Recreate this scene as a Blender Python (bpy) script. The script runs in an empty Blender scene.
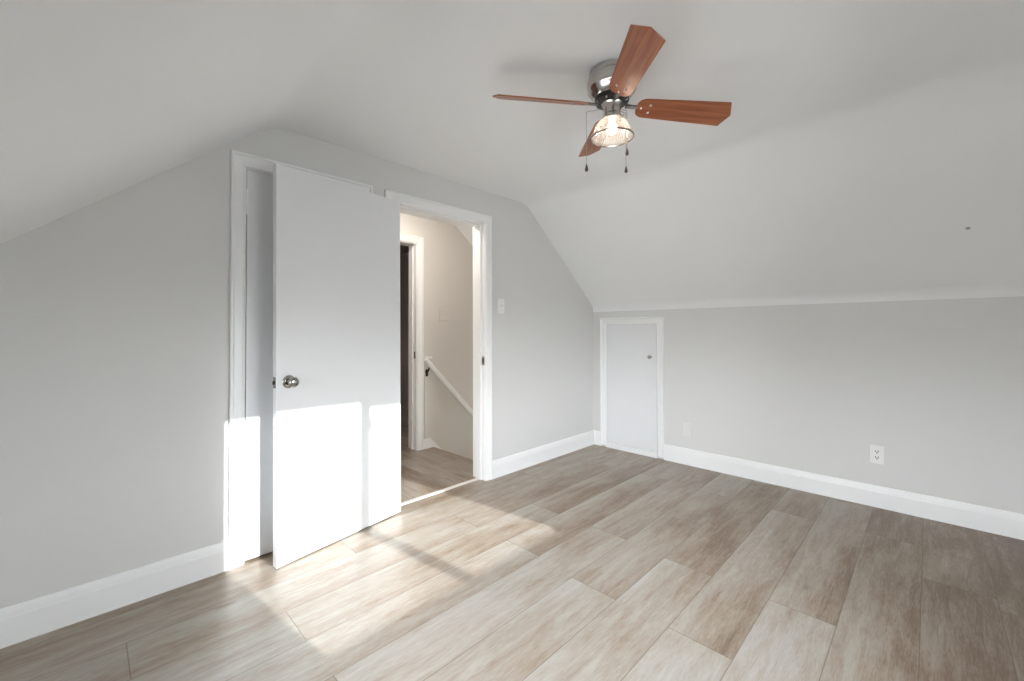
import bpy, bmesh, math, random
from mathutils import Vector, Matrix
random.seed(7)
D = bpy.data
C = bpy.context.scene.collection
SC = bpy.context.scene
PI = math.pi

# ------------------------------------------------------------------ camera
cam = D.cameras.new('camera')
cam.sensor_width = 36.0
cam.lens = 14.8206
cam.shift_x = 0.00104
cam.shift_y = -0.01584
cam.clip_start = 0.02
co = D.objects.new('camera', cam)
C.objects.link(co)
_a, _b, _c = math.radians(45.2215), math.radians(0.76), math.radians(-0.131)
_F = Vector((math.sin(_a), math.cos(_a), 0)); _R = Vector((math.cos(_a), -math.sin(_a), 0)); _U = Vector((0, 0, 1))
_F2 = _F*math.cos(_b) + _U*math.sin(_b); _U2 = _U*math.cos(_b) - _F*math.sin(_b)
_R3 = _R*math.cos(_c) + _U2*math.sin(_c); _U3 = _U2*math.cos(_c) - _R*math.sin(_c)
mw = Matrix((_R3, _U3, -_F2)).transposed().to_4x4()
mw.translation = Vector((0, 0, 1.22))
co.matrix_world = mw
SC.camera = co

# ------------------------------------------------------------------ exposure, sky, sun
SC.view_settings.view_transform = 'Standard'
SC.view_settings.look = 'None'
SC.view_settings.gamma = 1.0
SC.view_settings.use_curve_mapping = False
SC.view_settings.exposure = 0.42
SC.cycles.max_bounces = 16
SC.cycles.diffuse_bounces = 12
SC.cycles.transparent_max_bounces = 16
SC.cycles.caustics_reflective = False
SC.cycles.caustics_refractive = False
SC.cycles.sample_clamp_indirect = 6.0

SKY = 14.0
SUN = 8.8
w = D.worlds.new('sky'); SC.world = w; w.use_nodes = True
nt = w.node_tree; nt.nodes.clear()
_o = nt.nodes.new('ShaderNodeOutputWorld'); _bg = nt.nodes.new('ShaderNodeBackground')
_tc = nt.nodes.new('ShaderNodeTexCoord'); _sx = nt.nodes.new('ShaderNodeSeparateXYZ'); _cr = nt.nodes.new('ShaderNodeValToRGB')
_mr = nt.nodes.new('ShaderNodeMapRange')
_mr.inputs[1].default_value = -1; _mr.inputs[2].default_value = 1
nt.links.new(_tc.outputs['Generated'], _sx.inputs[0]); nt.links.new(_sx.outputs[2], _mr.inputs[0])
nt.links.new(_mr.outputs[0], _cr.inputs[0]); nt.links.new(_cr.outputs[0], _bg.inputs[0]); nt.links.new(_bg.outputs[0], _o.inputs[0])
e = _cr.color_ramp.elements
e[0].position = 0.0; e[0].color = (0.20, 0.20, 0.20, 1)
e[1].position = 1.0; e[1].color = (0.85, 0.90, 1.0, 1)
x = e.new(0.49); x.color = (0.30, 0.30, 0.30, 1)
x = e.new(0.53); x.color = (0.95, 0.96, 1.0, 1)
_bg.inputs[1].default_value = SKY

sl = D.lights.new('sun', 'SUN'); sl.energy = SUN; sl.angle = math.radians(0.5); sl.color = (1.0, 0.985, 0.965)
so = D.objects.new('sun', sl); C.objects.link(so)
so.location = (2.5, -6, 4)
so.rotation_euler = Vector((-0.14, 1.0, -0.24)).to_track_quat('-Z', 'Y').to_euler()

# ------------------------------------------------------------------ materials
def newmat(name):
    m = D.materials.new(name); m.use_nodes = True
    return m, m.node_tree, m.node_tree.nodes['Principled BSDF']

def paint(name, col, rough=0.5, bump=0.02, scale=180.0, vary=0.012):
    """Rolled wall paint: faint roller texture and a trace of unevenness in the colour."""
    m, t, b = newmat(name)
    tc = t.nodes.new('ShaderNodeTexCoord')
    n = t.nodes.new('ShaderNodeTexNoise'); n.inputs['Scale'].default_value = scale; n.inputs['Detail'].default_value = 3
    n2 = t.nodes.new('ShaderNodeTexNoise'); n2.inputs['Scale'].default_value = 2.3; n2.inputs['Detail'].default_value = 2
    t.links.new(tc.outputs['Object'], n.inputs['Vector']); t.links.new(tc.outputs['Object'], n2.inputs['Vector'])
    cr = t.nodes.new('ShaderNodeValToRGB')
    cr.color_ramp.elements[0].color = tuple(c*(1-vary) for c in col) + (1,)
    cr.color_ramp.elements[1].color = tuple(min(1, c*(1+vary)) for c in col) + (1,)
    t.links.new(n2.outputs[0], cr.inputs[0]); t.links.new(cr.outputs[0], b.inputs['Base Color'])
    bp = t.nodes.new('ShaderNodeBump'); bp.inputs['Strength'].default_value = bump; bp.inputs['Distance'].default_value = 0.003
    t.links.new(n.outputs[0], bp.inputs['Height']); t.links.new(bp.outputs[0], b.inputs['Normal'])
    b.inputs['Roughness'].default_value = rough
    return m

def metal(name, col, rough=0.22):
    m, t, b = newmat(name)
    tc = t.nodes.new('ShaderNodeTexCoord')
    n = t.nodes.new('ShaderNodeTexNoise'); n.inputs['Scale'].default_value = 60
    t.links.new(tc.outputs['Object'], n.inputs['Vector'])
    mr = t.nodes.new('ShaderNodeMapRange'); mr.inputs[3].default_value = rough*0.8; mr.inputs[4].default_value = rough*1.3
    t.links.new(n.outputs[0], mr.inputs[0]); t.links.new(mr.outputs[0], b.inputs['Roughness'])
    b.inputs['Base Color'].default_value = col + (1,); b.inputs['Metallic'].default_value = 1.0
    return m

WALLC = (0.69, 0.69, 0.685)
M_wall = paint('wall_paint', WALLC, 0.6)
M_ceil = paint('lightened_ceiling_paint', (0.85, 0.862, 0.872), 0.6)  # wall paint lightened: stronger light on the ceiling is put into its colour
M_white = paint('white_trim_paint', (0.87, 0.88, 0.885), 0.35, 0.01, 90, 0.006)
M_door = paint('white_door_paint', (0.77, 0.783, 0.80), 0.4, 0.015, 120, 0.006)
M_hall = paint('hall_paint', (0.70, 0.685, 0.65), 0.6)
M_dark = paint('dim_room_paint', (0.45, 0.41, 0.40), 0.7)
M_nickel = metal('brushed_nickel', (0.52, 0.50, 0.475), 0.16)
M_dknick = metal('dark_nickel', (0.30, 0.29, 0.28), 0.22)
M_knob = metal('satin_chrome', (0.42, 0.40, 0.38), 0.14)
M_black = paint('black_enamel', (0.012, 0.012, 0.012), 0.35)
M_bronze = metal('dark_bronze', (0.05, 0.045, 0.04), 0.4)
M_plate = paint('white_plastic', (0.85, 0.85, 0.84), 0.3, 0.0)
M_slot = paint('socket_slot', (0.06, 0.06, 0.06), 0.5, 0.0)
M_alu = paint('pale_satin_strip', (0.78, 0.76, 0.72), 0.35, 0.0)
M_fob = paint('fob_wood', (0.10, 0.075, 0.065), 0.35, 0.0)
M_anchor = paint('anchor_plastic', (0.42, 0.42, 0.42), 0.5, 0.0)
M_opaint = paint('painted_over_plate', (0.735, 0.735, 0.73), 0.45, 0.0)
M_upvc = paint('window_vinyl', (0.86, 0.86, 0.86), 0.35, 0.0)

def wood(name, c1, c2, rough, sx=3.0, sy=60.0):
    m, t, b = newmat(name)
    tc = t.nodes.new('ShaderNodeTexCoord'); mp = t.nodes.new('ShaderNodeMapping'); mp.inputs['Scale'].default_value = (sx, sy, sy)
    n = t.nodes.new('ShaderNodeTexNoise'); n.inputs['Scale'].default_value = 1.0; n.inputs['Detail'].default_value = 6; n.inputs['Distortion'].default_value = 0.6
    t.links.new(tc.outputs['Object'], mp.inputs[0]); t.links.new(mp.outputs[0], n.inputs['Vector'])
    cr = t.nodes.new('ShaderNodeValToRGB'); cr.color_ramp.elements[0].position = 0.32; cr.color_ramp.elements[1].position = 0.68
    cr.color_ramp.elements[0].color = c1 + (1,); cr.color_ramp.elements[1].color = c2 + (1,)
    t.links.new(n.outputs[0], cr.inputs[0]); t.links.new(cr.outputs[0], b.inputs['Base Color'])
    b.inputs['Roughness'].default_value = rough
    return m
M_blade = wood('cherry_blade_veneer', (0.20, 0.055, 0.022), (0.38, 0.14, 0.068), 0.36)
M_nose = wood('nosing_wood', (0.30, 0.23, 0.16), (0.45, 0.36, 0.27), 0.45)
M_step = wood('stair_wood', (0.25, 0.19, 0.14), (0.38, 0.31, 0.24), 0.5)

def clear_pane():
    m, t, b = newmat('window_glass')
    out = t.nodes['Material Output']
    tr = t.nodes.new('ShaderNodeBsdfTransparent'); tr.inputs[0].default_value = (0.97, 0.985, 0.98, 1)
    gl = t.nodes.new('ShaderNodeBsdfGlossy'); gl.inputs['Roughness'].default_value = 0.0
    fr = t.nodes.new('ShaderNodeFresnel'); fr.inputs[0].default_value = 1.45
    mx = t.nodes.new('ShaderNodeMixShader')
    t.links.new(fr.outputs[0], mx.inputs[0]); t.links.new(tr.outputs[0], mx.inputs[1]); t.links.new(gl.outputs[0], mx.inputs[2])
    t.links.new(mx.outputs[0], out.inputs[0])
    return m
M_pane = clear_pane()

def shade_glass():
    """Ribbed prismatic glass of the lamp shade: part clear, part frosted."""
    m, t, b = newmat('ribbed_shade_glass')
    out = t.nodes['Material Output']
    tc = t.nodes.new('ShaderNodeTexCoord'); sp = t.nodes.new('ShaderNodeSeparateXYZ'); t.links.new(tc.outputs['Object'], sp.inputs[0])
    at = t.nodes.new('ShaderNodeMath'); at.operation = 'ARCTAN2'; t.links.new(sp.outputs[1], at.inputs[0]); t.links.new(sp.outputs[0], at.inputs[1])
    ml = t.nodes.new('ShaderNodeMath'); ml.operation = 'MULTIPLY'; ml.inputs[1].default_value = 48; t.links.new(at.outputs[0], ml.inputs[0])
    sn = t.nodes.new('ShaderNodeMath'); sn.operation = 'SINE'; t.links.new(ml.outputs[0], sn.inputs[0])
    bp = t.nodes.new('ShaderNodeBump'); bp.inputs['Strength'].default_value = 0.6; bp.inputs['Distance'].default_value = 0.002
    t.links.new(sn.outputs[0], bp.inputs['Height'])
    tr = t.nodes.new('ShaderNodeBsdfTransparent'); tr.inputs[0].default_value = (0.98, 0.96, 0.93, 1)
    tl = t.nodes.new('ShaderNodeBsdfTranslucent'); tl.inputs[0].default_value = (0.95, 0.88, 0.80, 1)
    df = t.nodes.new('ShaderNodeBsdfDiffuse'); df.inputs[0].default_value = (0.85, 0.80, 0.75, 1)
    gl = t.nodes.new('ShaderNodeBsdfGlossy'); gl.inputs['Roughness'].default_value = 0.12
    for nd in (tl, df, gl): t.links.new(bp.outputs[0], nd.inputs['Normal'])
    m1 = t.nodes.new('ShaderNodeMixShader'); m1.inputs[0].default_value = 0.45
    t.links.new(tl.outputs[0], m1.inputs[1]); t.links.new(df.outputs[0], m1.inputs[2])
    m2 = t.nodes.new('ShaderNodeMixShader'); m2.inputs[0].default_value = 0.30
    t.links.new(tr.outputs[0], m2.inputs[1]); t.links.new(m1.outputs[0], m2.inputs[2])
    m3 = t.nodes.new('ShaderNodeMixShader'); m3.inputs[0].default_value = 0.12
    t.links.new(m2.outputs[0], m3.inputs[1]); t.links.new(gl.outputs[0], m3.inputs[2])
    t.links.new(m3.outputs[0], out.inputs[0])
    return m
M_shade = shade_glass()

def emit(name, col, s):
    m, t, b = newmat(name)
    b.inputs['Base Color'].default_value = (1, 1, 1, 1)
    b.inputs['Emission Color'].default_value = col + (1,); b.inputs['Emission Strength'].default_value = s
    return m
M_bulb = emit('bulb_glow', (1.0, 0.83, 0.70), 24.0)
M_slamp = emit('stair_fill_glow', (1.0, 0.93, 0.84), 14.0)  # glow of the added lamp that lifts the lower stair wall
M_hlamp = emit('hall_lamp_glow', (1.0, 0.88, 0.78), 80.0)

PW, PL = 0.2445, 1.595       # plank width and length
def floor_mat():
    m, t, b = newmat('vinyl_plank')
    N = t.nodes.new; L = t.links.new
    uv = N('ShaderNodeUVMap'); uv.uv_map = 'plank'
    at = N('ShaderNodeAttribute'); at.attribute_name = 'seed'
    su = N('ShaderNodeSeparateXYZ'); L(uv.outputs[0], su.inputs[0])
    ss = N('ShaderNodeSeparateXYZ'); L(at.outputs['Vector'], ss.inputs[0])
    def math_(op, a, bb=None, c=None):
        n = N('ShaderNodeMath'); n.operation = op
        for i, v in enumerate((a, bb, c)):
            if v is None: continue
            if isinstance(v, (int, float)): n.inputs[i].default_value = v
            else: L(v, n.inputs[i])
        return n.outputs[0]
    U, V = su.outputs[0], su.outputs[1]
    r1, r2, tone = ss.outputs[0], ss.outputs[1], ss.outputs[2]
    def noise(kx, ky, scale_seed, detail, rough, dist):
        cx = N('ShaderNodeCombineXYZ')
        L(math_('MULTIPLY_ADD', U, kx, math_('MULTIPLY', r1, 37.0)), cx.inputs[0])
        L(math_('MULTIPLY_ADD', V, ky, math_('MULTIPLY', r2, 53.0)), cx.inputs[1])
        L(math_('MULTIPLY', r1, scale_seed), cx.inputs[2])
        n = N('ShaderNodeTexNoise'); n.inputs['Scale'].default_value = 1.0; n.inputs['Detail'].default_value = detail
        n.inputs['Roughness'].default_value = rough; n.inputs['Distortion'].default_value = dist
        L(cx.outputs[0], n.inputs['Vector'])
        return n.outputs[0]
    broad = noise(1.3, 4.0, 11.0, 4, 0.6, 0.3)
    streak = noise(2.6, 24.0, 7.0, 9, 0.70, 0.5)
    fine = noise(22.0, 190.0, 3.0, 5, 0.7, 0.2)
    # weight: broad figure + streaks + plank tone + drift across the plank
    s = math_('ADD', math_('MULTIPLY', broad, 0.60), math_('MULTIPLY', streak, 0.62))
    s = math_('ADD', s, math_('MULTIPLY', fine, 0.44))
    s = math_('ADD', s, tone)
    s = math_('ADD', s, math_('MULTIPLY', at.outputs['Alpha'], math_('MULTIPLY_ADD', V, 1/PW, -0.5)))
    s = math_('SUBTRACT', s, 0.31)
    cr = N('ShaderNodeValToRGB'); L(s, cr.inputs[0])
    el = cr.color_ramp.elements
    el[0].position = 0.20; el[0].color = (0.140, 0.090, 0.058, 1)
    el[1].position = 0.82; el[1].color = (0.45, 0.43, 0.405, 1)
    q = el.new(0.35); q.color = (0.205, 0.146, 0.102, 1)
    q = el.new(0.48); q.color = (0.305, 0.246, 0.190, 1)
    q = el.new(0.62); q.color = (0.372, 0.333, 0.288, 1)
    # knots
    cx = N('ShaderNodeCombineXYZ')
    L(math_('MULTIPLY_ADD', U, 1.9, math_('MULTIPLY', r2, 19.0)), cx.inputs[0])
    L(math_('MULTIPLY_ADD', V, 4.2, math_('MULTIPLY', r1, 23.0)), cx.inputs[1])
    vo = N('ShaderNodeTexVoronoi'); vo.inputs['Scale'].default_value = 1.0; L(cx.outputs[0], vo.inputs['Vector'])
    vd = math_('ADD', vo.outputs['Distance'], math_('MULTIPLY_ADD', streak, 0.30, -0.15))
    kn = N('ShaderNodeMapRange'); kn.inputs[1].default_value = 0.0; kn.inputs[2].default_value = 0.085
    kn.inputs[3].default_value = 0.6; kn.inputs[4].default_value = 0.0; L(vd, kn.inputs[0])
    mk = N('ShaderNodeMixRGB'); mk.inputs[2].default_value = (0.13, 0.09, 0.065, 1)
    L(kn.outputs[0], mk.inputs[0]); L(cr.outputs[0], mk.inputs[1])
    # seam
    dv = math_('MINIMUM', V, math_('SUBTRACT', PW, V)); du = math_('MINIMUM', U, math_('SUBTRACT', PL, U))
    de = math_('MINIMUM', dv, du)
    sm = N('ShaderNodeMapRange'); sm.inputs[1].default_value = 0.0008; sm.inputs[2].default_value = 0.0028
    sm.inputs[3].default_value = 0.62; sm.inputs[4].default_value = 0.0; L(de, sm.inputs[0])
    ms = N('ShaderNodeMixRGB'); ms.inputs[2].default_value = (0.12, 0.09, 0.07, 1)
    L(sm.outputs[0], ms.inputs[0]); L(mk.outputs[0], ms.inputs[1]); L(ms.outputs[0], b.inputs['Base Color'])
    rg = N('ShaderNodeMapRange'); rg.inputs[3].default_value = 0.30; rg.inputs[4].default_value = 0.42; L(streak, rg.inputs[0]); L(rg.outputs[0], b.inputs['Roughness'])
    b.inputs['Specular IOR Level'].default_value = 0.5
    h = math_('ADD', math_('MULTIPLY', fine, 0.25), math_('MULTIPLY', sm.outputs[0], -1.6))
    bp = N('ShaderNodeBump'); bp.inputs['Strength'].default_value = 0.25; bp.inputs['Distance'].default_value = 0.0015
    L(h, bp.inputs['Height']); L(bp.outputs[0], b.inputs['Normal'])
    return m
M_floor = floor_mat()

# ------------------------------------------------------------------ mesh helpers
def box(bm, x0, x1, y0, y1, z0, z1):
    v = [bm.verts.new(p) for p in ((x0,y0,z0),(x1,y0,z0),(x1,y1,z0),(x0,y1,z0),(x0,y0,z1),(x1,y0,z1),(x1,y1,z1),(x0,y1,z1))]
    for f in ((0,3,2,1),(4,5,6,7),(0,1,5,4),(1,2,6,5),(2,3,7,6),(3,0,4,7)):
        bm.faces.new([v[i] for i in f])

def prism(bm, pts, axis, a, b):
    """Extrude the closed 2-D outline pts between a and b along axis (0: pts are y,z; 1: x,z; 2: x,y)."""
    def P(p, t):
        return {0: (t, p[0], p[1]), 1: (p[0], t, p[1]), 2: (p[0], p[1], t)}[axis]
    A = [bm.verts.new(P(p, a)) for p in pts]; B = [bm.verts.new(P(p, b)) for p in pts]
    n = len(pts)
    bm.faces.new(A); bm.faces.new(B[::-1])
    for i in range(n):
        bm.faces.new((A[i], B[i], B[(i+1) % n], A[(i+1) % n]))

def lathe(bm, prof, n=48, mat=None, closed=False):
    """prof: (r, z) list turned about z."""
    rings = []
    for r, z in prof:
        if r < 1e-6: rings.append([bm.verts.new((0, 0, z))])
        else: rings.append([bm.verts.new((r*math.cos(2*PI*k/n), r*math.sin(2*PI*k/n), z)) for k in range(n)])
    new = [v for r in rings for v in r]
    pairs = list(zip(rings, rings[1:]))
    if closed: pairs.append((rings[-1], rings[0]))
    for A, B in pairs:
        for k in range(n):
            k2 = (k+1) % n
            if len(A) == 1 and len(B) == 1: continue
            if len(A) == 1: bm.faces.new((A[0], B[k], B[k2]))
            elif len(B) == 1: bm.faces.new((A[k], B[0], A[k2]))
            else: bm.faces.new((A[k], B[k], B[k2], A[k2]))
    if mat is not None: bmesh.ops.transform(bm, matrix=mat, verts=new)

def tube(bm, p, q, r, n=12, r2=None):
    p, q = Vector(p), Vector(q); d = q-p
    m = Matrix.Translation(p) @ d.to_track_quat('Z', 'Y').to_matrix().to_4x4()
    lathe(bm, [(0, 0), (r, 0), (r2 or r, d.length), (0, d.length)], n, m)

def obj(name, bm, mat, parent=None, bevel=0, smooth=False, seg=2):
    bmesh.ops.recalc_face_normals(bm, faces=bm.faces)
    me = D.meshes.new(name); bm.to_mesh(me); bm.free()
    me.materials.append(mat)
    o = D.objects.new(name, me); C.objects.link(o)
    if parent: o.parent = parent
    if smooth:
        for p in me.polygons: p.use_smooth = True
        es = o.modifiers.new('split', 'EDGE_SPLIT'); es.split_angle = math.radians(38)
    if bevel:
        b = o.modifiers.new('bevel', 'BEVEL'); b.width = bevel; b.segments = seg; b.limit_method = 'ANGLE'; b.angle_limit = math.radians(40)
    return o

def NB(): return bmesh.new()

def tag(o, label, cat, kind=None, group=None):
    o['label'] = label; o['category'] = cat
    if kind: o['kind'] = kind
    if group: o['group'] = group
    return o

def empty(name, loc, rz=0):
    o = D.objects.new(name, None); C.objects.link(o); o.location = loc; o.rotation_euler = (0, 0, rz)
    o.empty_display_size = 0.1
    return o

# ------------------------------------------------------------------ dimensions
XL, XR = -0.357, 3.836       # knee walls
YF, YB = -0.75, 2.563        # window wall, door wall
YB2 = 2.71                   # back of the door wall
YH, YH2 = 3.70, 3.85         # far wall of the landing
ZC = 2.355
ZK = 1.459
BH = 0.1455                  # baseboard height

# ------------------------------------------------------------------ shell
b = NB()
for a in ((-0.6, 0.585, -0.2, 2.75), (0.585, 1.234, 2.085, 2.75), (1.234, 1.441, -0.2, 2.75), (1.441, 2.292, 2.098, 2.75), (2.292, 4.2, -2.2, 2.75)):
    box(b, a[0], a[1], YB, YB2, a[2], a[3])
tag(obj('wall_back', b, M_wall), 'grey gable wall holding the closet door and the doorway to the landing', 'wall', 'structure')
b = NB(); box(b, XR, XR+0.15, YF-0.14, YB, -0.2, 1.62)
tag(obj('wall_right', b, M_wall), 'low grey knee wall on the right with two outlets and the small access door', 'wall', 'structure')
VY0, VY1, VZ0, VZ1 = -0.50, 1.90, 0.36, 1.33      # added low window in the left knee wall, lights the right side
b = NB()
for a in ((YF-0.14, VY0, -0.2, 1.62), (VY0, VY1, -0.2, VZ0), (VY0, VY1, VZ1, 1.62), (VY1, YB, -0.2, 1.62)):
    box(b, XL-0.15, XL, a[0], a[1], a[2], a[3])
tag(obj('wall_left', b, M_wall), 'low grey knee wall on the left side of the room', 'wall', 'structure')
# window wall
WX0, WX1, WZ0, WZ1 = 0.935, 2.445, 0.518, 1.626
b = NB()
for a in ((-0.6, WX0, -0.2, 2.75), (WX0, WX1, -0.2, WZ0), (WX0, WX1, WZ1, 2.75), (WX1, 4.2, -0.2, 2.75)):
    box(b, a[0], a[1], YF-0.14, YF, a[2], a[3])
tag(obj('wall_front', b, M_wall), 'grey gable wall with the sliding window that lets the sun in', 'wall', 'structure')

def arc_corner(p0, c, p1, d, n=6):
    """Replace corner c of the polyline p0-c-p1 by a smooth curve reaching d to either side."""
    c = Vector(c); a = c + (Vector(p0)-c).normalized()*d; e_ = c + (Vector(p1)-c).normalized()*d
    return [tuple((1-t)**2*a + 2*t*(1-t)*c + t*t*e_) for t in [i/n for i in range(n+1)]]

def ceiling_profile(xl, xr, zk, za, bl, br, dl, dr, dk):
    pts = []
    if xl is None:
        pts += [(bl, za)]
    else:
        pts += arc_corner((xl, 0), (xl, zk), (bl, za), dk, 5)
        pts += arc_corner((xl, zk), (bl, za), (br, za), dl, 8)
    pts += arc_corner((bl, za), (br, za), (xr, zk), dr, 8)
    pts += arc_corner((br, za), (xr, zk), (xr, 0), dk, 5)
    return pts

def sweep_ceiling(name, prof, y0, y1, mat):
    b = NB(); n = len(prof)
    A = [b.verts.new((p[0], y0, p[1])) for p in prof]; B = [b.verts.new((p[0], y1, p[1])) for p in prof]
    for i in range(n-1): b.faces.new((A[i], B[i], B[i+1], A[i+1]))
    # outer skin
    top = [(prof[-1][0]+0.12, prof[-1][1]), (prof[-1][0]+0.12, 2.75), (prof[0][0]-0.12, 2.75), (prof[0][0]-0.12, prof[0][1])]
    TA = [b.verts.new((p[0], y0, p[1])) for p in top]; TB = [b.verts.new((p[0], y1, p[1])) for p in top]
    la, lb = A + TA, B + TB
    for i in range(n-1, len(la)): b.faces.new((la[i], lb[i], lb[(i+1) % len(la)], la[(i+1) % len(la)]))
    b.faces.new(la); b.faces.new(lb)
    o = obj(name, b, mat)
    for p in o.data.polygons:
        if len(p.vertices) == 4: p.use_smooth = True
    es = o.modifiers.new('split', 'EDGE_SPLIT'); es.split_angle = math.radians(30)
    return o
prof = ceiling_profile(XL, XR, ZK, ZC, 0.712, 2.779, 0.13, 0.09, 0.05)
tag(sweep_ceiling('ceiling', prof, YF, YB, M_ceil), 'pale flat ceiling running down into a slope on both sides', 'ceiling', 'structure')

# floor planks ------------------------------------------------------
def plank_floor(name, rows, x0, x1, y0, y1, z, along_y=False, tones=(), thick=0.0, seam0=0.0, seed=3):
    """rows: {row index: joint coordinate}; each plank is one face with its own seed."""
    rnd = random.Random(seed)
    b = NB(); uvl = b.loops.layers.uv.new('plank'); fl = b.loops.layers.float_color.new('seed')
    k0 = math.floor((y0-seam0)/PW) - 1; k1 = math.ceil((y1-seam0)/PW) + 1
    for k in range(k0, k1):
        ya, yb = seam0+k*PW, seam0+(k+1)*PW
        j = rows.get(k, rnd.uniform(0, PL))
        n0 = math.floor((x0-j)/PL) - 1
        for n in range(n0, n0+8):
            xa, xb = j+n*PL, j+(n+1)*PL
            cx0, cx1, cy0, cy1 = max(xa, x0), min(xb, x1), max(ya, y0), min(yb, y1)
            s1, s2 = rnd.random(), rnd.random()
            if cx1-cx0 < 1e-4 or cy1-cy0 < 1e-4: continue
            tone, grad = rnd.uniform(-0.06, 0.06), rnd.uniform(-0.13, 0.13)
            for kk, xx, t_, g_ in tones:
                if kk == k and xa < xx < xb: tone, grad = t_, g_
            P = [(cx0, cy0), (cx1, cy0), (cx1, cy1), (cx0, cy1)]
            vs = [b.verts.new(((q[1], q[0], z) if along_y else (q[0], q[1], z))) for q in P]
            if along_y: vs = vs[::-1]; P = P[::-1]
            f = b.faces.new(vs)
            for lp, q in zip(f.loops, P):
                lp[uvl].uv = (q[0]-xa, q[1]-ya); lp[fl] = (s1, s2, tone, grad)
    me = D.meshes.new(name); b.to_mesh(me); b.free(); me.materials.append(M_floor)
    o = D.objects.new(name, me); C.objects.link(o)
    return o
S0 = 0.04
rows = {0: 3.31, 1: 2.18, 2: 1.69, 3: 2.187, 4: 1.695, 5: 2.22, 6: 3.325, 7: 2.215, 8: 1.715, 9: 1.05, 10: 2.6, -1: 2.9, -2: 1.2}
TONES = [(-3, 3, -.10, .05), (-3, 1.5, -.08, 0), (-2, 3, -.18, .1), (-2, 2.2, -.17, .05), (-1, 3.4, -.17, .05), (-1, 2.0, -.15, .1),  # own print tones; left planks lightened, near-right darkened for the window's light falloff
         (0, 3.6, -.17, .05), (0, 2.6, -.04, .06), (1, 3.0, -.01, .1), (1, 1.2, .11, .03), (2, 3.5, -.02, .0), (2, 2.4, .02, .30), (2, 1.0, .10, .03),
         (3, 3.0, -.08, .05), (3, 1.3, .07, .15), (4, 2.6, .0, .10), (4, 1.0, .07, .2), (5, 3.0, .0, .08), (5, 1.3, .10, .0),
         (6, 2.6, .0, .2), (6, 1.0, .07, .06), (6, 0.0, .12, .03), (7, 3.0, -.05, .12), (7, 1.3, .04, .1), (7, 0.3, .12, .05), (8, 2.5, -.03, .1), (8, 1.0, .04, .1), (8, 0.9, .06, .1), (8, -.1, .08, .05), (9, .3, .0, -.1)]
fo = plank_floor('floor', rows, XL, XR, YF, 2.64, 0.0, seam0=S0, tones=TONES)
tag(fo, 'grey brown wood plank floor of the attic room running along the door wall', 'floor', 'structure')
fh = plank_floor('floor_hall', {}, 2.64, YH, 1.38, 2.545, 0.0, along_y=True, seam0=1.53, seed=12)
tag(fh, 'grey brown wood plank floor of the landing beyond the doorway', 'floor', 'structure')

# landing beyond the doorway ---------------------------------------
hx0, hx1 = 1.38, 4.05
b = NB()
for a in ((1.2, 1.55, -0.2, 2.75), (1.55, 2.376, 2.10, 2.75), (2.376, hx1+0.15, -2.2, 2.75)):
    box(b, a[0], a[1], YH, YH2, a[2], a[3])
tag(obj('wall_landing', b, M_hall), 'beige far wall of the landing seen through the open doorway', 'wall', 'structure')
b = NB(); box(b, hx0-0.15, hx0, YB2, YH, -0.2, 2.75)
tag(obj('wall_landing_left', b, M_hall), 'beige left end wall of the landing', 'wall', 'structure')
b = NB(); box(b, hx1, hx1+0.15, YB2, YH, -2.2, 2.75); box(b, 2.40, hx1, YB2, YH, -2.35, -2.2); box(b, 2.30, 2.40, YB2, YH, -2.2, -0.25)
tag(obj('wall_stairwell', b, M_hall), 'beige end wall of the stairwell', 'wall', 'structure')
hp = ceiling_profile(None, hx1, 1.40, 2.375, hx0, 2.862, 0.05, 0.03, 0.03)
tag(sweep_ceiling('ceiling_landing', hp, YB2, YH, M_ceil), 'pale sloped ceiling above the landing and stairs', 'ceiling', 'structure')
# sub floor slabs closing the house below
b = NB(); box(b, -0.6, 4.1, YF-0.14, YB2, -0.2, -0.012); box(b, 1.2, 2.535, YB2, YH2, -0.25, -0.012)
tag(obj('floor_slab', b, M_step), 'floor structure beneath the planks', 'floor', 'structure')
# closet void behind the closet door
b = NB(); box(b, 0.40, 1.23, 3.25, 3.35, -0.2, 2.75); box(b, 0.30, 0.42, YB2, 3.35, -0.2, 2.75); box(b, 1.21, 1.235, YB2, 3.35, -0.2, 2.75); box(b, 0.3, 1.235, YB2, 3.35, -0.2, -0.01); box(b, 0.3, 1.235, YB2, 3.35, 2.4, 2.6)
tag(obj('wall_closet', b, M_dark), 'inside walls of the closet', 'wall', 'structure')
# dim room beyond the landing
b = NB(); box(b, 1.0, 1.1, YH2, 6.2, -0.2, 2.75); box(b, 3.4, 3.5, YH2, 6.2, -0.2, 2.75); box(b, 1.0, 3.5, 6.2, 6.3, -0.2, 2.75)
box(b, 1.0, 3.5, YH2, 6.3, 2.4, 2.75)
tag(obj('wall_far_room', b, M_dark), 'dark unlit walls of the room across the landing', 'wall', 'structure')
ff = plank_floor('floor_far_room', {}, YH, 6.2, 1.1, 3.4, -0.001, along_y=True, seam0=1.53, seed=12)
tag(ff, 'plank floor of the dark room across the landing', 'floor', 'structure')
b = NB(); box(b, 1.1, 3.4, 6.184, 6.2, 0, 0.14)
tag(obj('baseboard_far_room', b, M_white), 'white baseboard of the dark room across the landing', 'baseboard', 'structure')

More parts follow.
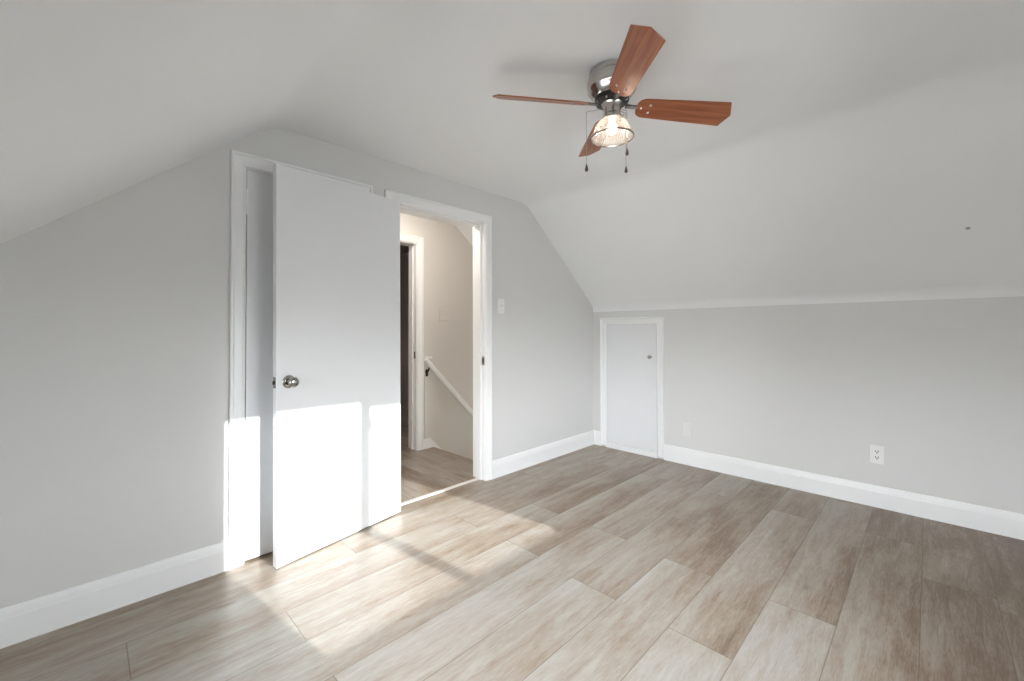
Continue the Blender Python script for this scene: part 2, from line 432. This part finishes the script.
# ------------------------------------------------------------------ casings and jambs
def casing(bm, along, x0, x1, zt, face, out, wd, prof, z0=0.0):
    """Mitred three sided casing. along: 0 = legs spaced in x on a plane y=face, 1 = spaced in y on a plane x=face.
    prof: (t across from the outer edge, d off the wall)."""
    def P(h, z, d):
        return (h, face+out*d, z) if along == 0 else (face+out*d, h, z)
    rows_ = []
    for t, d in prof:
        rows_.append([bm.verts.new(P(x0+t, z0, d)), bm.verts.new(P(x0+t, zt-t, d)), bm.verts.new(P(x1-t, zt-t, d)), bm.verts.new(P(x1-t, z0, d))])
    for A, B in zip(rows_, rows_[1:]):
        for i in range(3): bm.faces.new((A[i], A[i+1], B[i+1], B[i]))
    for i in range(3): bm.faces.new((rows_[0][i], rows_[-1][i], rows_[-1][i+1], rows_[0][i+1]))
    bm.faces.new([r[0] for r in rows_]); bm.faces.new([r[3] for r in rows_])
CP = [(0, 0), (0, 0.018), (0.003, 0.021), (0.012, 0.021), (0.016, 0.0165), (0.022, 0.0145), (0.040, 0.0135), (0.052, 0.012), (0.056, 0.0105), (0.058, 0.0125), (0.063, 0.0115), (0.068, 0.009), (0.0695, 0.004), (0.0695, 0)]

# doorway
b = NB()
CPD = [(t*0.87, d) for t, d in CP]
casing(b, 0, 1.388, 2.345, 2.153, YB, -1, 0.06, CPD)
casing(b, 0, 1.388, 2.345, 2.153, YB2, 1, 0.06, CPD)
jx0, jx1, jz = 1.452, 2.281, 2.087
box(b, 1.441, jx0, YB-0.001, YB2+0.001, 0, jz); box(b, jx1, 2.292, YB-0.001, YB2+0.001, 0, jz); box(b, 1.441, 2.292, YB-0.001, YB2+0.001, jz, 2.098)
for s in ((jx0, jx0+0.011), (jx1-0.011, jx1)): box(b, s[0], s[1], 2.602, 2.638, 0, jz-0.011)
box(b, jx0, jx1, 2.602, 2.638, jz-0.011, jz)
tr = tag(obj('trim_1', b, M_white), 'white moulded casing and jamb around the open doorway', 'door casing', 'structure')
b = NB(); box(b, jx1-0.0025, jx1+0.001, 2.566, 2.598, 0.935, 1.005)
for zz in (0.945, 0.995): tube(b, (jx1-0.0035, 2.582, zz), (jx1, 2.582, zz), 0.004, 10)
sp_ = obj('strike_plate', b, M_nickel, tr); sp_['label'] = 'small metal strike plate'
b = NB(); box(b, jx1-0.0032, jx1-0.002, 2.573, 2.590, 0.950, 0.990); obj('latch_hole', b, M_slot, sp_)

# closet casing + door
b = NB()
casing(b, 0, 0.521, 1.298, 2.153, YB, -1, 0.0695, CP)
cx0, cx1, cz = 0.5925, 1.2265, 2.078
box(b, 0.585, cx0, YB-0.001, YB2, 0, cz); box(b, cx1, 1.234, YB-0.001, YB2, 0, cz); box(b, 0.585, 1.234, YB-0.001, YB2, cz, 2.086)
tag(obj('trim_2', b, M_white), 'white moulded casing around the closet door beside the open door', 'door casing', 'structure')
b = NB(); box(b, cx0+0.0035, cx1-0.003, YB-0.002, YB+0.033, 0.012, cz-0.004)
d2 = tag(obj('door_2', b, M_door, bevel=0.0015), 'flat white closet door half hidden behind the open door', 'door', 'structure')
for z0, z1 in ((1.84, 1.965), (0.205, 0.315)):
    b = NB(); tube(b, (cx0+0.0015, YB-0.006, z0), (cx0+0.0015, YB-0.006, z1), 0.0058, 14)
    for zz in (z0-0.006, z1): tube(b, (cx0+0.0015, YB-0.006, zz), (cx0+0.0015, YB-0.006, zz+0.006), 0.004, 12)
    box(b, cx0-0.006, cx0+0.009, YB-0.0035, YB-0.001, z0, z1)
    h = obj('hinge', b, M_white, d2, smooth=True)

# the open door: hinge line near (1.475, 2.541), swung almost flat over the closet
leaf = tag(empty('door_1', (1.490, 2.5175, 0)), 'flat white door swung wide open, its lower half in sunlight', 'door', 'structure')
ang = math.atan2(2.374-2.5175, 0.692-1.490)    # direction hinge -> free edge
leaf.rotation_euler = (0, 0.005, ang)
LW = math.hypot(2.374-2.5175, 0.692-1.490)
# local: x from hinge (0) to free edge (LW), room face at y=0, back at y=-0.035
b = NB(); box(b, 0.0, LW, -0.035, 0.0, 0.010, 2.083)
obj('door_slab', b, M_door, leaf, bevel=0.0015)
kx, kz = LW-0.064, 0.955
def knob_set(sgn):
    y0 = 0.0 if sgn > 0 else -0.035
    T = Matrix.Translation((kx, y0, kz)) @ Matrix.Rotation(-sgn*PI/2, 4, 'X')
    b = NB(); lathe(b, [(0, 0), (0.034, 0), (0.0345, 0.002), (0.032, 0.006), (0.024, 0.009), (0.015, 0.010), (0.015, 0.011), (0, 0.011)], 40, T)
    r = obj('rosette', b, M_knob, leaf, smooth=True)
    b = NB(); lathe(b, [(0.012, 0.009), (0.0115, 0.020), (0.012, 0.026), (0.017, 0.031), (0.024, 0.036), (0.0275, 0.044), (0.0275, 0.051), (0.024, 0.058), (0.017, 0.0625), (0.008, 0.064), (0.0, 0.064)], 40, T)
    k = obj('door_knob', b, M_knob, leaf, smooth=True); k['label'] = 'round satin metal knob'
knob_set(1); knob_set(-1)
b = NB(); box(b, LW-0.0005, LW+0.0015, -0.030, -0.005, kz-0.028, kz+0.028)
lp_ = obj('latch_plate', b, M_dknick, leaf)
b = NB(); prism(b, [(LW+0.001, -0.024), (LW+0.011, -0.021), (LW+0.011, -0.018), (LW+0.001, -0.011)], 2, kz-0.009, kz+0.009); obj('latch_bolt', b, M_nickel, lp_)
for z0 in (0.22, 1.05, 1.76):
    b = NB(); tube(b, (-0.005, -0.026, z0), (-0.005, -0.026, z0+0.09), 0.0055, 12); obj('hinge', b, M_nickel, leaf, smooth=True)

# knee wall access door
ay0, ay1, az = 1.778, 2.466, 1.340
b = NB(); AP = [(t*0.92, d) for t, d in CP]
casing(b, 1, ay0, ay1, az, XR, -1, 0.064, AP, z0=0.018)
tag(obj('trim_3', b, M_white), 'white moulded casing around the small knee wall access door', 'door casing', 'structure')
b = NB(); box(b, XR-0.016, XR, ay0+0.066, ay1-0.066, 0.012, 0.048)
box(b, XR-0.021, XR, ay0+0.066, ay1-0.066, 0.0, 0.013)
tag(obj('trim_4', b, M_white, bevel=0.002), 'white sill board on the floor under the small access door', 'trim', 'structure')
b = NB(); box(b, XR-0.008, XR+0.012, ay0+0.068, ay1-0.068, 0.053, az-0.068)
d3 = tag(obj('door_3', b, M_door, bevel=0.0015), 'small white access door low in the right knee wall', 'door', 'structure')
T = Matrix.Translation((XR-0.008, 1.909, 0.956)) @ Matrix.Rotation(-PI/2, 4, 'Y')
b = NB(); lathe(b, [(0, 0), (0.014, 0), (0.014, 0.002), (0.008, 0.004), (0.007, 0.012), (0.012, 0.017), (0.017, 0.022), (0.018, 0.027), (0.014, 0.032), (0, 0.034)], 28, T)
k = obj('door_knob', b, M_nickel, d3, smooth=True); k['label'] = 'small round metal knob'

# landing door casing
b = NB()
casing(b, 0, 1.47, 2.440, 2.172, YH, -1, 0.0695, CP)
box(b, 1.540, 1.552, YH, YH2, 0, 2.096); box(b, 2.365, 2.376, YH-0.001, YH2, 0, 2.096); box(b, 1.54, 2.376, YH-0.001, YH2, 2.096, 2.10)
box(b, 2.354, 2.365, YH+0.06, YH+0.095, 0, 2.085)
t5 = tag(obj('trim_5', b, M_white), 'white casing of the dark doorway across the landing', 'door casing', 'structure')
b = NB(); box(b, 2.3635, 2.3655, YH+0.02, YH+0.045, 0.93, 1.0); obj('strike_plate', b, M_dknick, t5)

# ------------------------------------------------------------------ baseboards
BP = [(0, 0), (0.019, 0), (0.019, 0.006), (0.0165, 0.010), (0.0155, 0.104), (0.0138, 0.110), (0.0128, 0.122), (0.0105, 0.134), (0.007, 0.1425), (0.003, BH), (0, BH)]
def base_x(bm, x0, x1, y, out):     # along x on the plane y
    prism(bm, [(y+out*d, z) for d, z in BP], 0, x0, x1)
def base_y(bm, y0, y1, x, out):
    prism(bm, [(x+out*d, z) for d, z in BP], 1, y0, y1)
b = NB(); base_x(b, XL, 0.521, YB, -1); base_x(b, 1.298, 1.388, YB, -1); base_x(b, 2.345, XR, YB, -1)
tag(obj('baseboard_back', b, M_white), 'tall white baseboard along the grey gable wall with the doorway', 'baseboard', 'structure')
b = NB(); base_y(b, YF, ay0, XR, -1); base_y(b, ay1, YB-0.01, XR, -1)
tag(obj('baseboard_right', b, M_white), 'tall white baseboard along the right knee wall', 'baseboard', 'structure')
b = NB(); base_y(b, YF, YB-0.01, XL, 1)
tag(obj('baseboard_left', b, M_white), 'tall white baseboard along the left knee wall', 'baseboard', 'structure')
b = NB(); base_x(b, XL+0.01, XR-0.01, YF, 1)
tag(obj('baseboard_front', b, M_white), 'tall white baseboard below the window', 'baseboard', 'structure')

# threshold strip in the doorway
b = NB(); prism(b, [(2.620, 0), (2.622, 0.003), (2.632, 0.0045), (2.650, 0.0045), (2.660, 0.003), (2.662, 0)], 0, jx0+0.0115, jx1-0.0115)
tag(obj('threshold_strip', b, M_alu), 'thin pale metal strip on the floor across the doorway', 'threshold')

# ------------------------------------------------------------------ window
yg = -0.862
win = tag(empty('window_1', ((WX0+WX1)/2, yg, WZ0)), 'white sliding window in the gable wall behind the viewer', 'window', 'structure')
def wobj(name, b, mat, **k):
    o = obj(name, b, mat, win, **k); o.location = -win.location; return o
fx0, fx1, fz0, fz1 = 0.985, 2.395, 0.588, 1.576
b = NB()
box(b, WX0, fx0, yg-0.02, yg+0.03, WZ0, WZ1); box(b, fx1, WX1, yg-0.02, yg+0.03, WZ0, WZ1)
box(b, fx0, fx1, yg-0.02, yg+0.03, WZ0, fz0); box(b, fx0, fx1, yg-0.02, yg+0.03, fz1, WZ1)
wobj('window_frame', b, M_upvc, bevel=0.002)
b = NB(); box(b, 1.642, 1.717, yg-0.015, yg+0.025, fz0, fz1); box(b, 1.717, fx1, yg-0.01, yg+0.02, fz1-0.04, fz1)
sash = wobj('meeting_stile', b, M_upvc, bevel=0.002)
b = NB(); box(b, 1.710, 1.735, yg+0.005, yg+0.028, 1.395, 1.465)
lk = obj('sash_lock', b, M_upvc, sash, bevel=0.004)
for x0, x1 in ((fx0, 1.642), (1.717, fx1)):
    b = NB(); box(b, x0, x1, yg-0.001, yg+0.002, fz0, fz1 if x0 < 1 else fz1-0.04); wobj('pane', b, M_pane)
b = NB(); box(b, WX0, WX1, yg+0.03, YF, WZ0-0.001, WZ0+0.012); box(b, WX0-0.05, WX1+0.05, YF, YF+0.03, WZ0-0.008, WZ0+0.012)
wobj('window_sill', b, M_white, bevel=0.003)
# casing around the window on the room side
b = NB()
casing(b, 0, WX0-0.07, WX1+0.07, WZ1+0.07, YF, 1, 0.0695, CP, z0=WZ0+0.012)
tag(obj('trim_6', b, M_white), 'white moulded casing around the sliding window', 'window casing', 'structure')

# unseen low three light window, added to light the right side evenly
wi2 = tag(empty('fill_window', (XL-0.10, (VY0+VY1)/2, VZ0)), 'unseen low wide white window added in the left knee wall to light the right side', 'window', 'structure')
b = NB()
xa, xb = XL-0.125, XL-0.075
box(b, xa, xb, VY0, VY0+0.045, VZ0, VZ1); box(b, xa, xb, VY1-0.045, VY1, VZ0, VZ1)
box(b, xa, xb, VY0+0.045, VY1-0.045, VZ0, VZ0+0.045); box(b, xa, xb, VY0+0.045, VY1-0.045, VZ1-0.045, VZ1)
t3 = (VY1-VY0-0.09)/3
for k in (1, 2): box(b, xa, xb, VY0+0.045+k*t3-0.022, VY0+0.045+k*t3+0.022, VZ0+0.045, VZ1-0.045)
o = obj('window_frame', b, M_upvc, wi2, bevel=0.002); o.location = -wi2.location
for k in range(3):
    ya = VY0+0.045+k*t3+(0.022 if k else 0); yb_ = VY0+0.045+(k+1)*t3-(0.022 if k < 2 else 0)
    b = NB(); box(b, XL-0.101, XL-0.098, ya, yb_, VZ0+0.045, VZ1-0.045); o = obj('pane', b, M_pane, wi2); o.location = -wi2.location
b = NB(); box(b, XL-0.075, XL+0.03, VY0, VY1, VZ0-0.012, VZ0+0.003); o = obj('window_sill', b, M_white, wi2, bevel=0.002); o.location = -wi2.location
b = NB(); casing(b, 1, VY0-0.07, VY1+0.07, VZ1+0.07, XL, 1, 0.0695, CP, z0=VZ0+0.003)
tag(obj('trim_7', b, M_white), 'white moulded casing around the added low window in the left knee wall', 'window casing', 'structure')

# ------------------------------------------------------------------ outlets and switches
def outlet(loc, rz, mat, label, dark=True, sock=M_plate):
    """Duplex outlet; local plate in x-z, facing -y."""
    t = tag(empty('electrical_outlet', loc, rz), label, 'electrical outlet')
    b = NB(); box(b, -0.0375, 0.0375, -0.007, 0, -0.0615, 0.0615)
    obj('cover_plate', b, mat, t, bevel=0.002)
    for s in (-1, 1):
        b = NB(); pts = []
        for k in range(24):
            a = 2*PI*k/24; x_, z_ = 0.0185*math.cos(a), 0.0185*math.sin(a)
            pts.append((x_, max(-0.0145, min(0.0145, z_)) + s*0.0205))
        prism(b, pts, 1, -0.0085, -0.004)
        so_ = obj('socket', b, sock, t)
        b = NB(); zc = s*0.0205
        for xx, hh in ((-0.0070, 0.0055), (0.0070, 0.0065)): box(b, xx-0.0022, xx+0.0022, -0.0092, -0.008, zc+0.003-hh+0.001, zc+0.003+hh)
        tube(b, (0, -0.0092, zc-0.008), (0, -0.008, zc-0.008), 0.0038, 12)
        obj('slot', b, M_slot if dark else mat, so_)
    b = NB(); tube(b, (0, -0.0072, 0), (0, -0.005, 0), 0.0032, 12); obj('screw', b, M_plate if dark else mat, t)
    return t
outlet((XR, 0.265, 0.358), -PI/2, M_plate, 'white duplex outlet low on the right knee wall, dark slots showing')
outlet((XR, 1.562, 0.314), -PI/2, M_opaint, 'pale painted over duplex outlet beside the small access door', False, M_opaint)

def switch(name, loc, w_, xs, label, mat=M_plate):
    t = tag(empty(name, loc), label, 'light switch')
    b = NB(); box(b, -w_/2, w_/2, -0.006, 0, -0.0615, 0.0615); obj('cover_plate', b, mat, t, bevel=0.003)
    for xx in xs:
        b = NB(); box(b, xx-0.0055, xx+0.0055, -0.0075, -0.005, -0.013, 0.013); s = obj('toggle_collar', b, mat, t)
        b = NB(); prism(b, [(-0.007, -0.006), (-0.007, 0.006), (-0.018, 0.012), (-0.019, 0.007)], 0, xx-0.0035, xx+0.0035); obj('toggle', b, M_plate, s)
        for zz in (-0.032, 0.032):
            b = NB(); tube(b, (xx, -0.0072, zz), (xx, -0.005, zz), 0.003, 10); obj('screw', b, mat, t)
switch('light_switch', (2.4625, YB, 1.420), 0.0765, (0,), 'white single toggle switch on the grey wall right of the doorway')
switch('light_switch', (2.7085, YH, 1.381), 0.125, (-0.024, 0.024), 'double toggle switch on the beige wall of the landing', M_hall)

# nail in the slope
b = NB()
nrm = Vector((-0.848, 0, -1)).normalized()
P0 = Vector((3.456, -0.159, 1.781))
tube(b, P0-nrm*0.01, P0+nrm*0.002, 0.010, 14); tube(b, P0+nrm*0.002, P0+nrm*0.004, 0.006, 10)
tag(obj('screw_anchor', b, M_anchor), 'small grey screw anchor left in the right ceiling slope', 'screw anchor')

# ------------------------------------------------------------------ stairs, rail, post
st = tag(empty('staircase', (2.56, 3.2, 0)), 'wooden stairs going down from the landing behind the doorway', 'stairs', 'structure')
def sobj(name, b, mat, **k):
    o = obj(name, b, mat, st, **k); o.location = -st.location; return o
b = NB(); prism(b, [(2.535, -0.03), (2.565, -0.03), (2.572, -0.020), (2.572, -0.008), (2.565, 0.001), (2.535, 0.001)], 1, YB2+0.002, YH-0.002)
sobj('nosing', b, M_nose)
for k in range(7):
    x0 = 2.545 + 0.235*k; zt_ = -0.235*(k+1)
    if zt_ < -2.1 or x0+0.25 > hx1: break
    b = NB(); box(b, x0, x0+0.265, YB2+0.002, YH-0.022, zt_-0.03, zt_); sobj('tread', b, M_step, bevel=0.004)
    b = NB(); box(b, x0, x0+0.012, YB2+0.002, YH-0.022, zt_, zt_+0.205); sobj('riser', b, M_white)
b = NB(); prism(b, [(2.44, 0.0), (2.44, 0.11), (2.515, 0.11), (4.04, -1.42), (4.04, -1.75), (2.60, -0.30), (2.575, -0.05), (2.575, 0)], 1, YH-0.018, YH-0.001)
sobj('skirt_board', b, M_white)

b = NB(); box(b, 2.440, 2.507, YH-0.035, YH, 0.11, 0.925)
sobj('newel_post', b, M_hall)
b = NB(); box(b, 2.438, 2.525, YH-0.050, YH, 0.925, 0.945); sobj('post_cap', b, M_white, bevel=0.003)

rail = tag(empty('handrail', (2.50, YH-0.09, 0.86)), 'sloping white painted handrail on the stair wall seen through the doorway', 'handrail')
b = NB()
p, q = Vector((2.415, YH-0.085, 0.925)), Vector((3.70, YH-0.085, -0.380))
d = (q-p).normalized(); m = Matrix.Translation(p) @ d.to_track_quat('Z', 'Y').to_matrix().to_4x4()
L_ = (q-p).length
lathe(b, [(0, 0), (0.018, 0), (0.024, 0.004), (0.026, 0.012), (0.026, L_-0.01), (0.016, L_), (0, L_)], 20, m)
o = obj('rail', b, M_white, rail, smooth=True); o.location = -rail.location
for px, yb_ in ((2.463, YH-0.035), (3.45, YH)):
    pz = p.z + (px-p.x)*(q.z-p.z)/(q.x-p.x)
    b = NB()
    tube(b, (px, yb_, pz-0.085), (px, yb_-0.008, pz-0.085), 0.017, 16)
    tube(b, (px, yb_-0.004, pz-0.085), (px, yb_-0.030, pz-0.075), 0.0085, 10)
    tube(b, (px, yb_-0.030, pz-0.078), (px+0.008, YH-0.085, pz-0.018), 0.0075, 10)
    box(b, px-0.012, px+0.012, yb_-0.010, yb_, pz-0.13, pz-0.06)
    o = obj('bracket', b, M_bronze, rail, smooth=False); o.location = -rail.location; o['label'] = 'dark bronze bracket'

# unseen lamp added to brighten the stairwell, on the back of the door wall
wl = tag(empty('stair_fill_lamp', (3.05, YB2, 0.15)), 'unseen half round lamp added to brighten the stairwell', 'wall lamp')
b = NB(); box(b, -0.06, 0.06, 0.0, 0.015, -0.09, 0.09); obj('back_plate', b, M_nickel, wl, bevel=0.003)
b = NB()
pts = [(0.075*math.cos(PI*k/16), 0.015+0.07*math.sin(PI*k/16)) for k in range(17)]
prism(b, pts, 2, -0.08, 0.08); obj('lamp_shade', b, M_slamp, wl, bevel=0.004)

# guessed landing lamp, unseen above the doorway head, source for the warm light
hl = tag(empty('guessed_ceiling_lamp', (1.95, 3.08, 2.375)), 'small warm dome lamp guessed on the landing ceiling, out of view', 'ceiling lamp')
b = NB(); lathe(b, [(0, 0), (0.11, 0), (0.115, -0.012), (0.10, -0.018), (0, -0.018)], 36); obj('lamp_base', b, M_nickel, hl, smooth=True)
b = NB(); lathe(b, [(0.098, -0.0185), (0.095, -0.035), (0.075, -0.055), (0.04, -0.068), (0, -0.072)], 36); obj('lamp_dome', b, M_hlamp, hl, smooth=True)

# ------------------------------------------------------------------ ceiling fan
FX, FY, FZ = 1.623, 0.981, ZC
fan = tag(empty('ceiling_fan', (FX, FY, FZ)), 'ceiling fan with four reddish wood blades, metal motor and one lit glass lamp', 'ceiling fan')
b = NB(); lathe(b, [(0, 0), (0.092, 0), (0.096, -0.005), (0.097, -0.020), (0.095, -0.025), (0.103, -0.032), (0.1075, -0.046), (0.108, -0.070), (0.105, -0.084), (0.102, -0.087), (0.096, -0.098), (0.085, -0.112), (0.078, -0.118), (0.0, -0.118)], 64)
obj('motor_housing', b, M_nickel, fan, smooth=True)
b = NB(); lathe(b, [(0, -0.112), (0.070, -0.112), (0.073, -0.118), (0.073, -0.134), (0.064, -0.141), (0, -0.141)], 48)
rt = obj('rotor', b, M_black, fan, smooth=True)
for k in range(8):
    a = 2*PI*k/8+0.2
    b = NB(); tube(b, (0.066*math.cos(a), 0.066*math.sin(a), -0.132), (0.066*math.cos(a), 0.066*math.sin(a), -0.143), 0.005, 10); obj('screw', b, M_nickel, rt)

zb = -0.150
tx, ty = -0.02, 0.062
OUT = []
hw = [(0.108, 0.018), (0.111, 0.029), (0.119, 0.039), (0.132, 0.046), (0.150, 0.049), (0.30, 0.0555), (0.499, 0.0625)]
OUT = [(r, h_) for r, h_ in hw] + [(0.527, 0.0)] + [(r, -h_) for r, h_ in hw[::-1]]
def make_blade():
    b = NB(); prism(b, OUT, 2, -0.003, 0.003)
    o = obj('blade', b, M_blade, fan, bevel=0.0012)
    return o
def make_arm():
    b = NB()
    prism(b, [(0.060, -0.013), (0.090, -0.008), (0.112, -0.010), (0.135, -0.024), (0.165, -0.028), (0.177, -0.020), (0.180, -0.008), (0.188, 0), (0.180, 0.008), (0.177, 0.020), (0.165, 0.028), (0.135, 0.024), (0.112, 0.010), (0.090, 0.008), (0.060, 0.013)], 2, 0.0032, 0.0062)
    tube(b, (0.062, 0, 0.0), (0.112, 0, 0.002), 0.0065, 12)
    o = obj('blade_arm', b, M_dknick, fan, bevel=0.001)
    o['label'] = 'dark metal blade arm'
    return o
def make_screw(par, x_, y_):
    b = NB(); lathe(b, [(0, -0.0062), (0.004, -0.0056), (0.0058, -0.0038), (0.0058, -0.003), (0, -0.003)], 14, Matrix.Translation((x_, y_, 0))); s = obj('screw', b, M_nickel, par, smooth=True); return s
blade0, arm0 = make_blade(), make_arm()
scr = [make_screw(arm0, 0.128, 0), make_screw(arm0, 0.165, 0.019), make_screw(arm0, 0.165, -0.019)]
for k in range(4):
    a = math.radians(315.6 - 90*k + (0, -1.2, 0, 0)[k])
    if k == 0: bl, ar = blade0, arm0
    else:
        bl, ar = blade0.copy(), arm0.copy()
        C.objects.link(bl); C.objects.link(ar); bl.parent = fan; ar.parent = fan
        for s in scr:
            s2 = s.copy(); C.objects.link(s2); s2.parent = ar
    ex = Vector((math.cos(a), math.sin(a), tx*math.cos(a)+ty*math.sin(a)+(-0.014, -0.032, 0.018, -0.028)[k])).normalized()
    ez = Vector((-tx, -ty, 1)); ez = (ez - ex*ez.dot(ex)).normalized(); ey = ez.cross(ex)
    M = Matrix((ex, ey, ez)).transposed().to_4x4(); M.translation = Vector((0, 0, zb))
    Mp = M @ Matrix.Rotation(math.radians(-21), 4, 'X')
    bl.matrix_local = Mp
    ar.matrix_local = Mp
# light kit
b = NB(); lathe(b, [(0, -0.139), (0.044, -0.139), (0.047, -0.144), (0.041, -0.152), (0.036, -0.182), (0.037, -0.190), (0.043, -0.202), (0.044, -0.212), (0.042, -0.216), (0.0, -0.216)], 40)
for k in range(3):
    a = 2*PI*k/3+0.9
    tube(b, (0.038*math.cos(a), 0.038*math.sin(a), -0.203), (0.052*math.cos(a), 0.052*math.sin(a), -0.203), 0.0035, 10)
obj('light_fitter', b, M_nickel, fan, smooth=True)
sc_ = lambda L__: [(r*1.05, -0.206+(z+0.200)*1.10) for r, z in L__]
po = sc_([(0.040, -0.200), (0.047, -0.206), (0.058, -0.217), (0.068, -0.232), (0.076, -0.249), (0.083, -0.264), (0.088, -0.272), (0.0885, -0.277)])
pi_ = sc_([(0.0855, -0.277), (0.085, -0.272), (0.080, -0.264), (0.073, -0.249), (0.065, -0.232), (0.055, -0.218), (0.045, -0.209), (0.037, -0.203)])
b = NB(); lathe(b, po+pi_, 96, closed=True)
sh = obj('lamp_shade', b, M_shade, fan, smooth=True); sh['label'] = 'ribbed clear glass bell shade'
b = NB(); lathe(b, sc_([(0.0885, -0.275), (0.0895, -0.2765), (0.0895, -0.279), (0.087, -0.2805), (0.0845, -0.279), (0.085, -0.276)]), 72, closed=True); obj('shade_rim', b, M_dknick, sh, smooth=True)
b = NB(); lathe(b, [(0, -0.216), (0.011, -0.217), (0.014, -0.228), (0.0205, -0.241), (0.0225, -0.253), (0.019, -0.266), (0.010, -0.273), (0, -0.275)], 32)
obj('bulb', b, M_bulb, fan, smooth=True)
# pull chains: right vector as the viewer stands is (0.704,-0.710)
def chain(off, dep, ztop, zf0, zf1):
    x_, y_ = off*0.704+dep*0.71, -off*0.710+dep*0.704
    b = NB(); tube(b, (x_*0.4, y_*0.4, ztop), (x_, y_, ztop-0.012), 0.0012, 8); 
    z_ = ztop-0.012
    tube(b, (x_, y_, z_), (x_, y_, zf0), 0.0011, 8)
    c = obj('pull_chain', b, M_nickel, fan, smooth=True)
    h_ = zf0-zf1
    b = NB(); lathe(b, [(0, 0), (0.002, 0), (0.0035, -0.2*h_), (0.007, -0.6*h_), (0.0075, -0.75*h_), (0.0055, -0.92*h_), (0, -h_)], 18, Matrix.Translation((x_, y_, zf0)))
    obj('chain_fob', b, M_fob, c, smooth=True)
chain(-0.113, 0.0, -0.165, -0.408, -0.442)
chain(0.062, -0.012, -0.165, -0.342, -0.376)
chain(0.064, 0.012, -0.165, -0.413, -0.443)
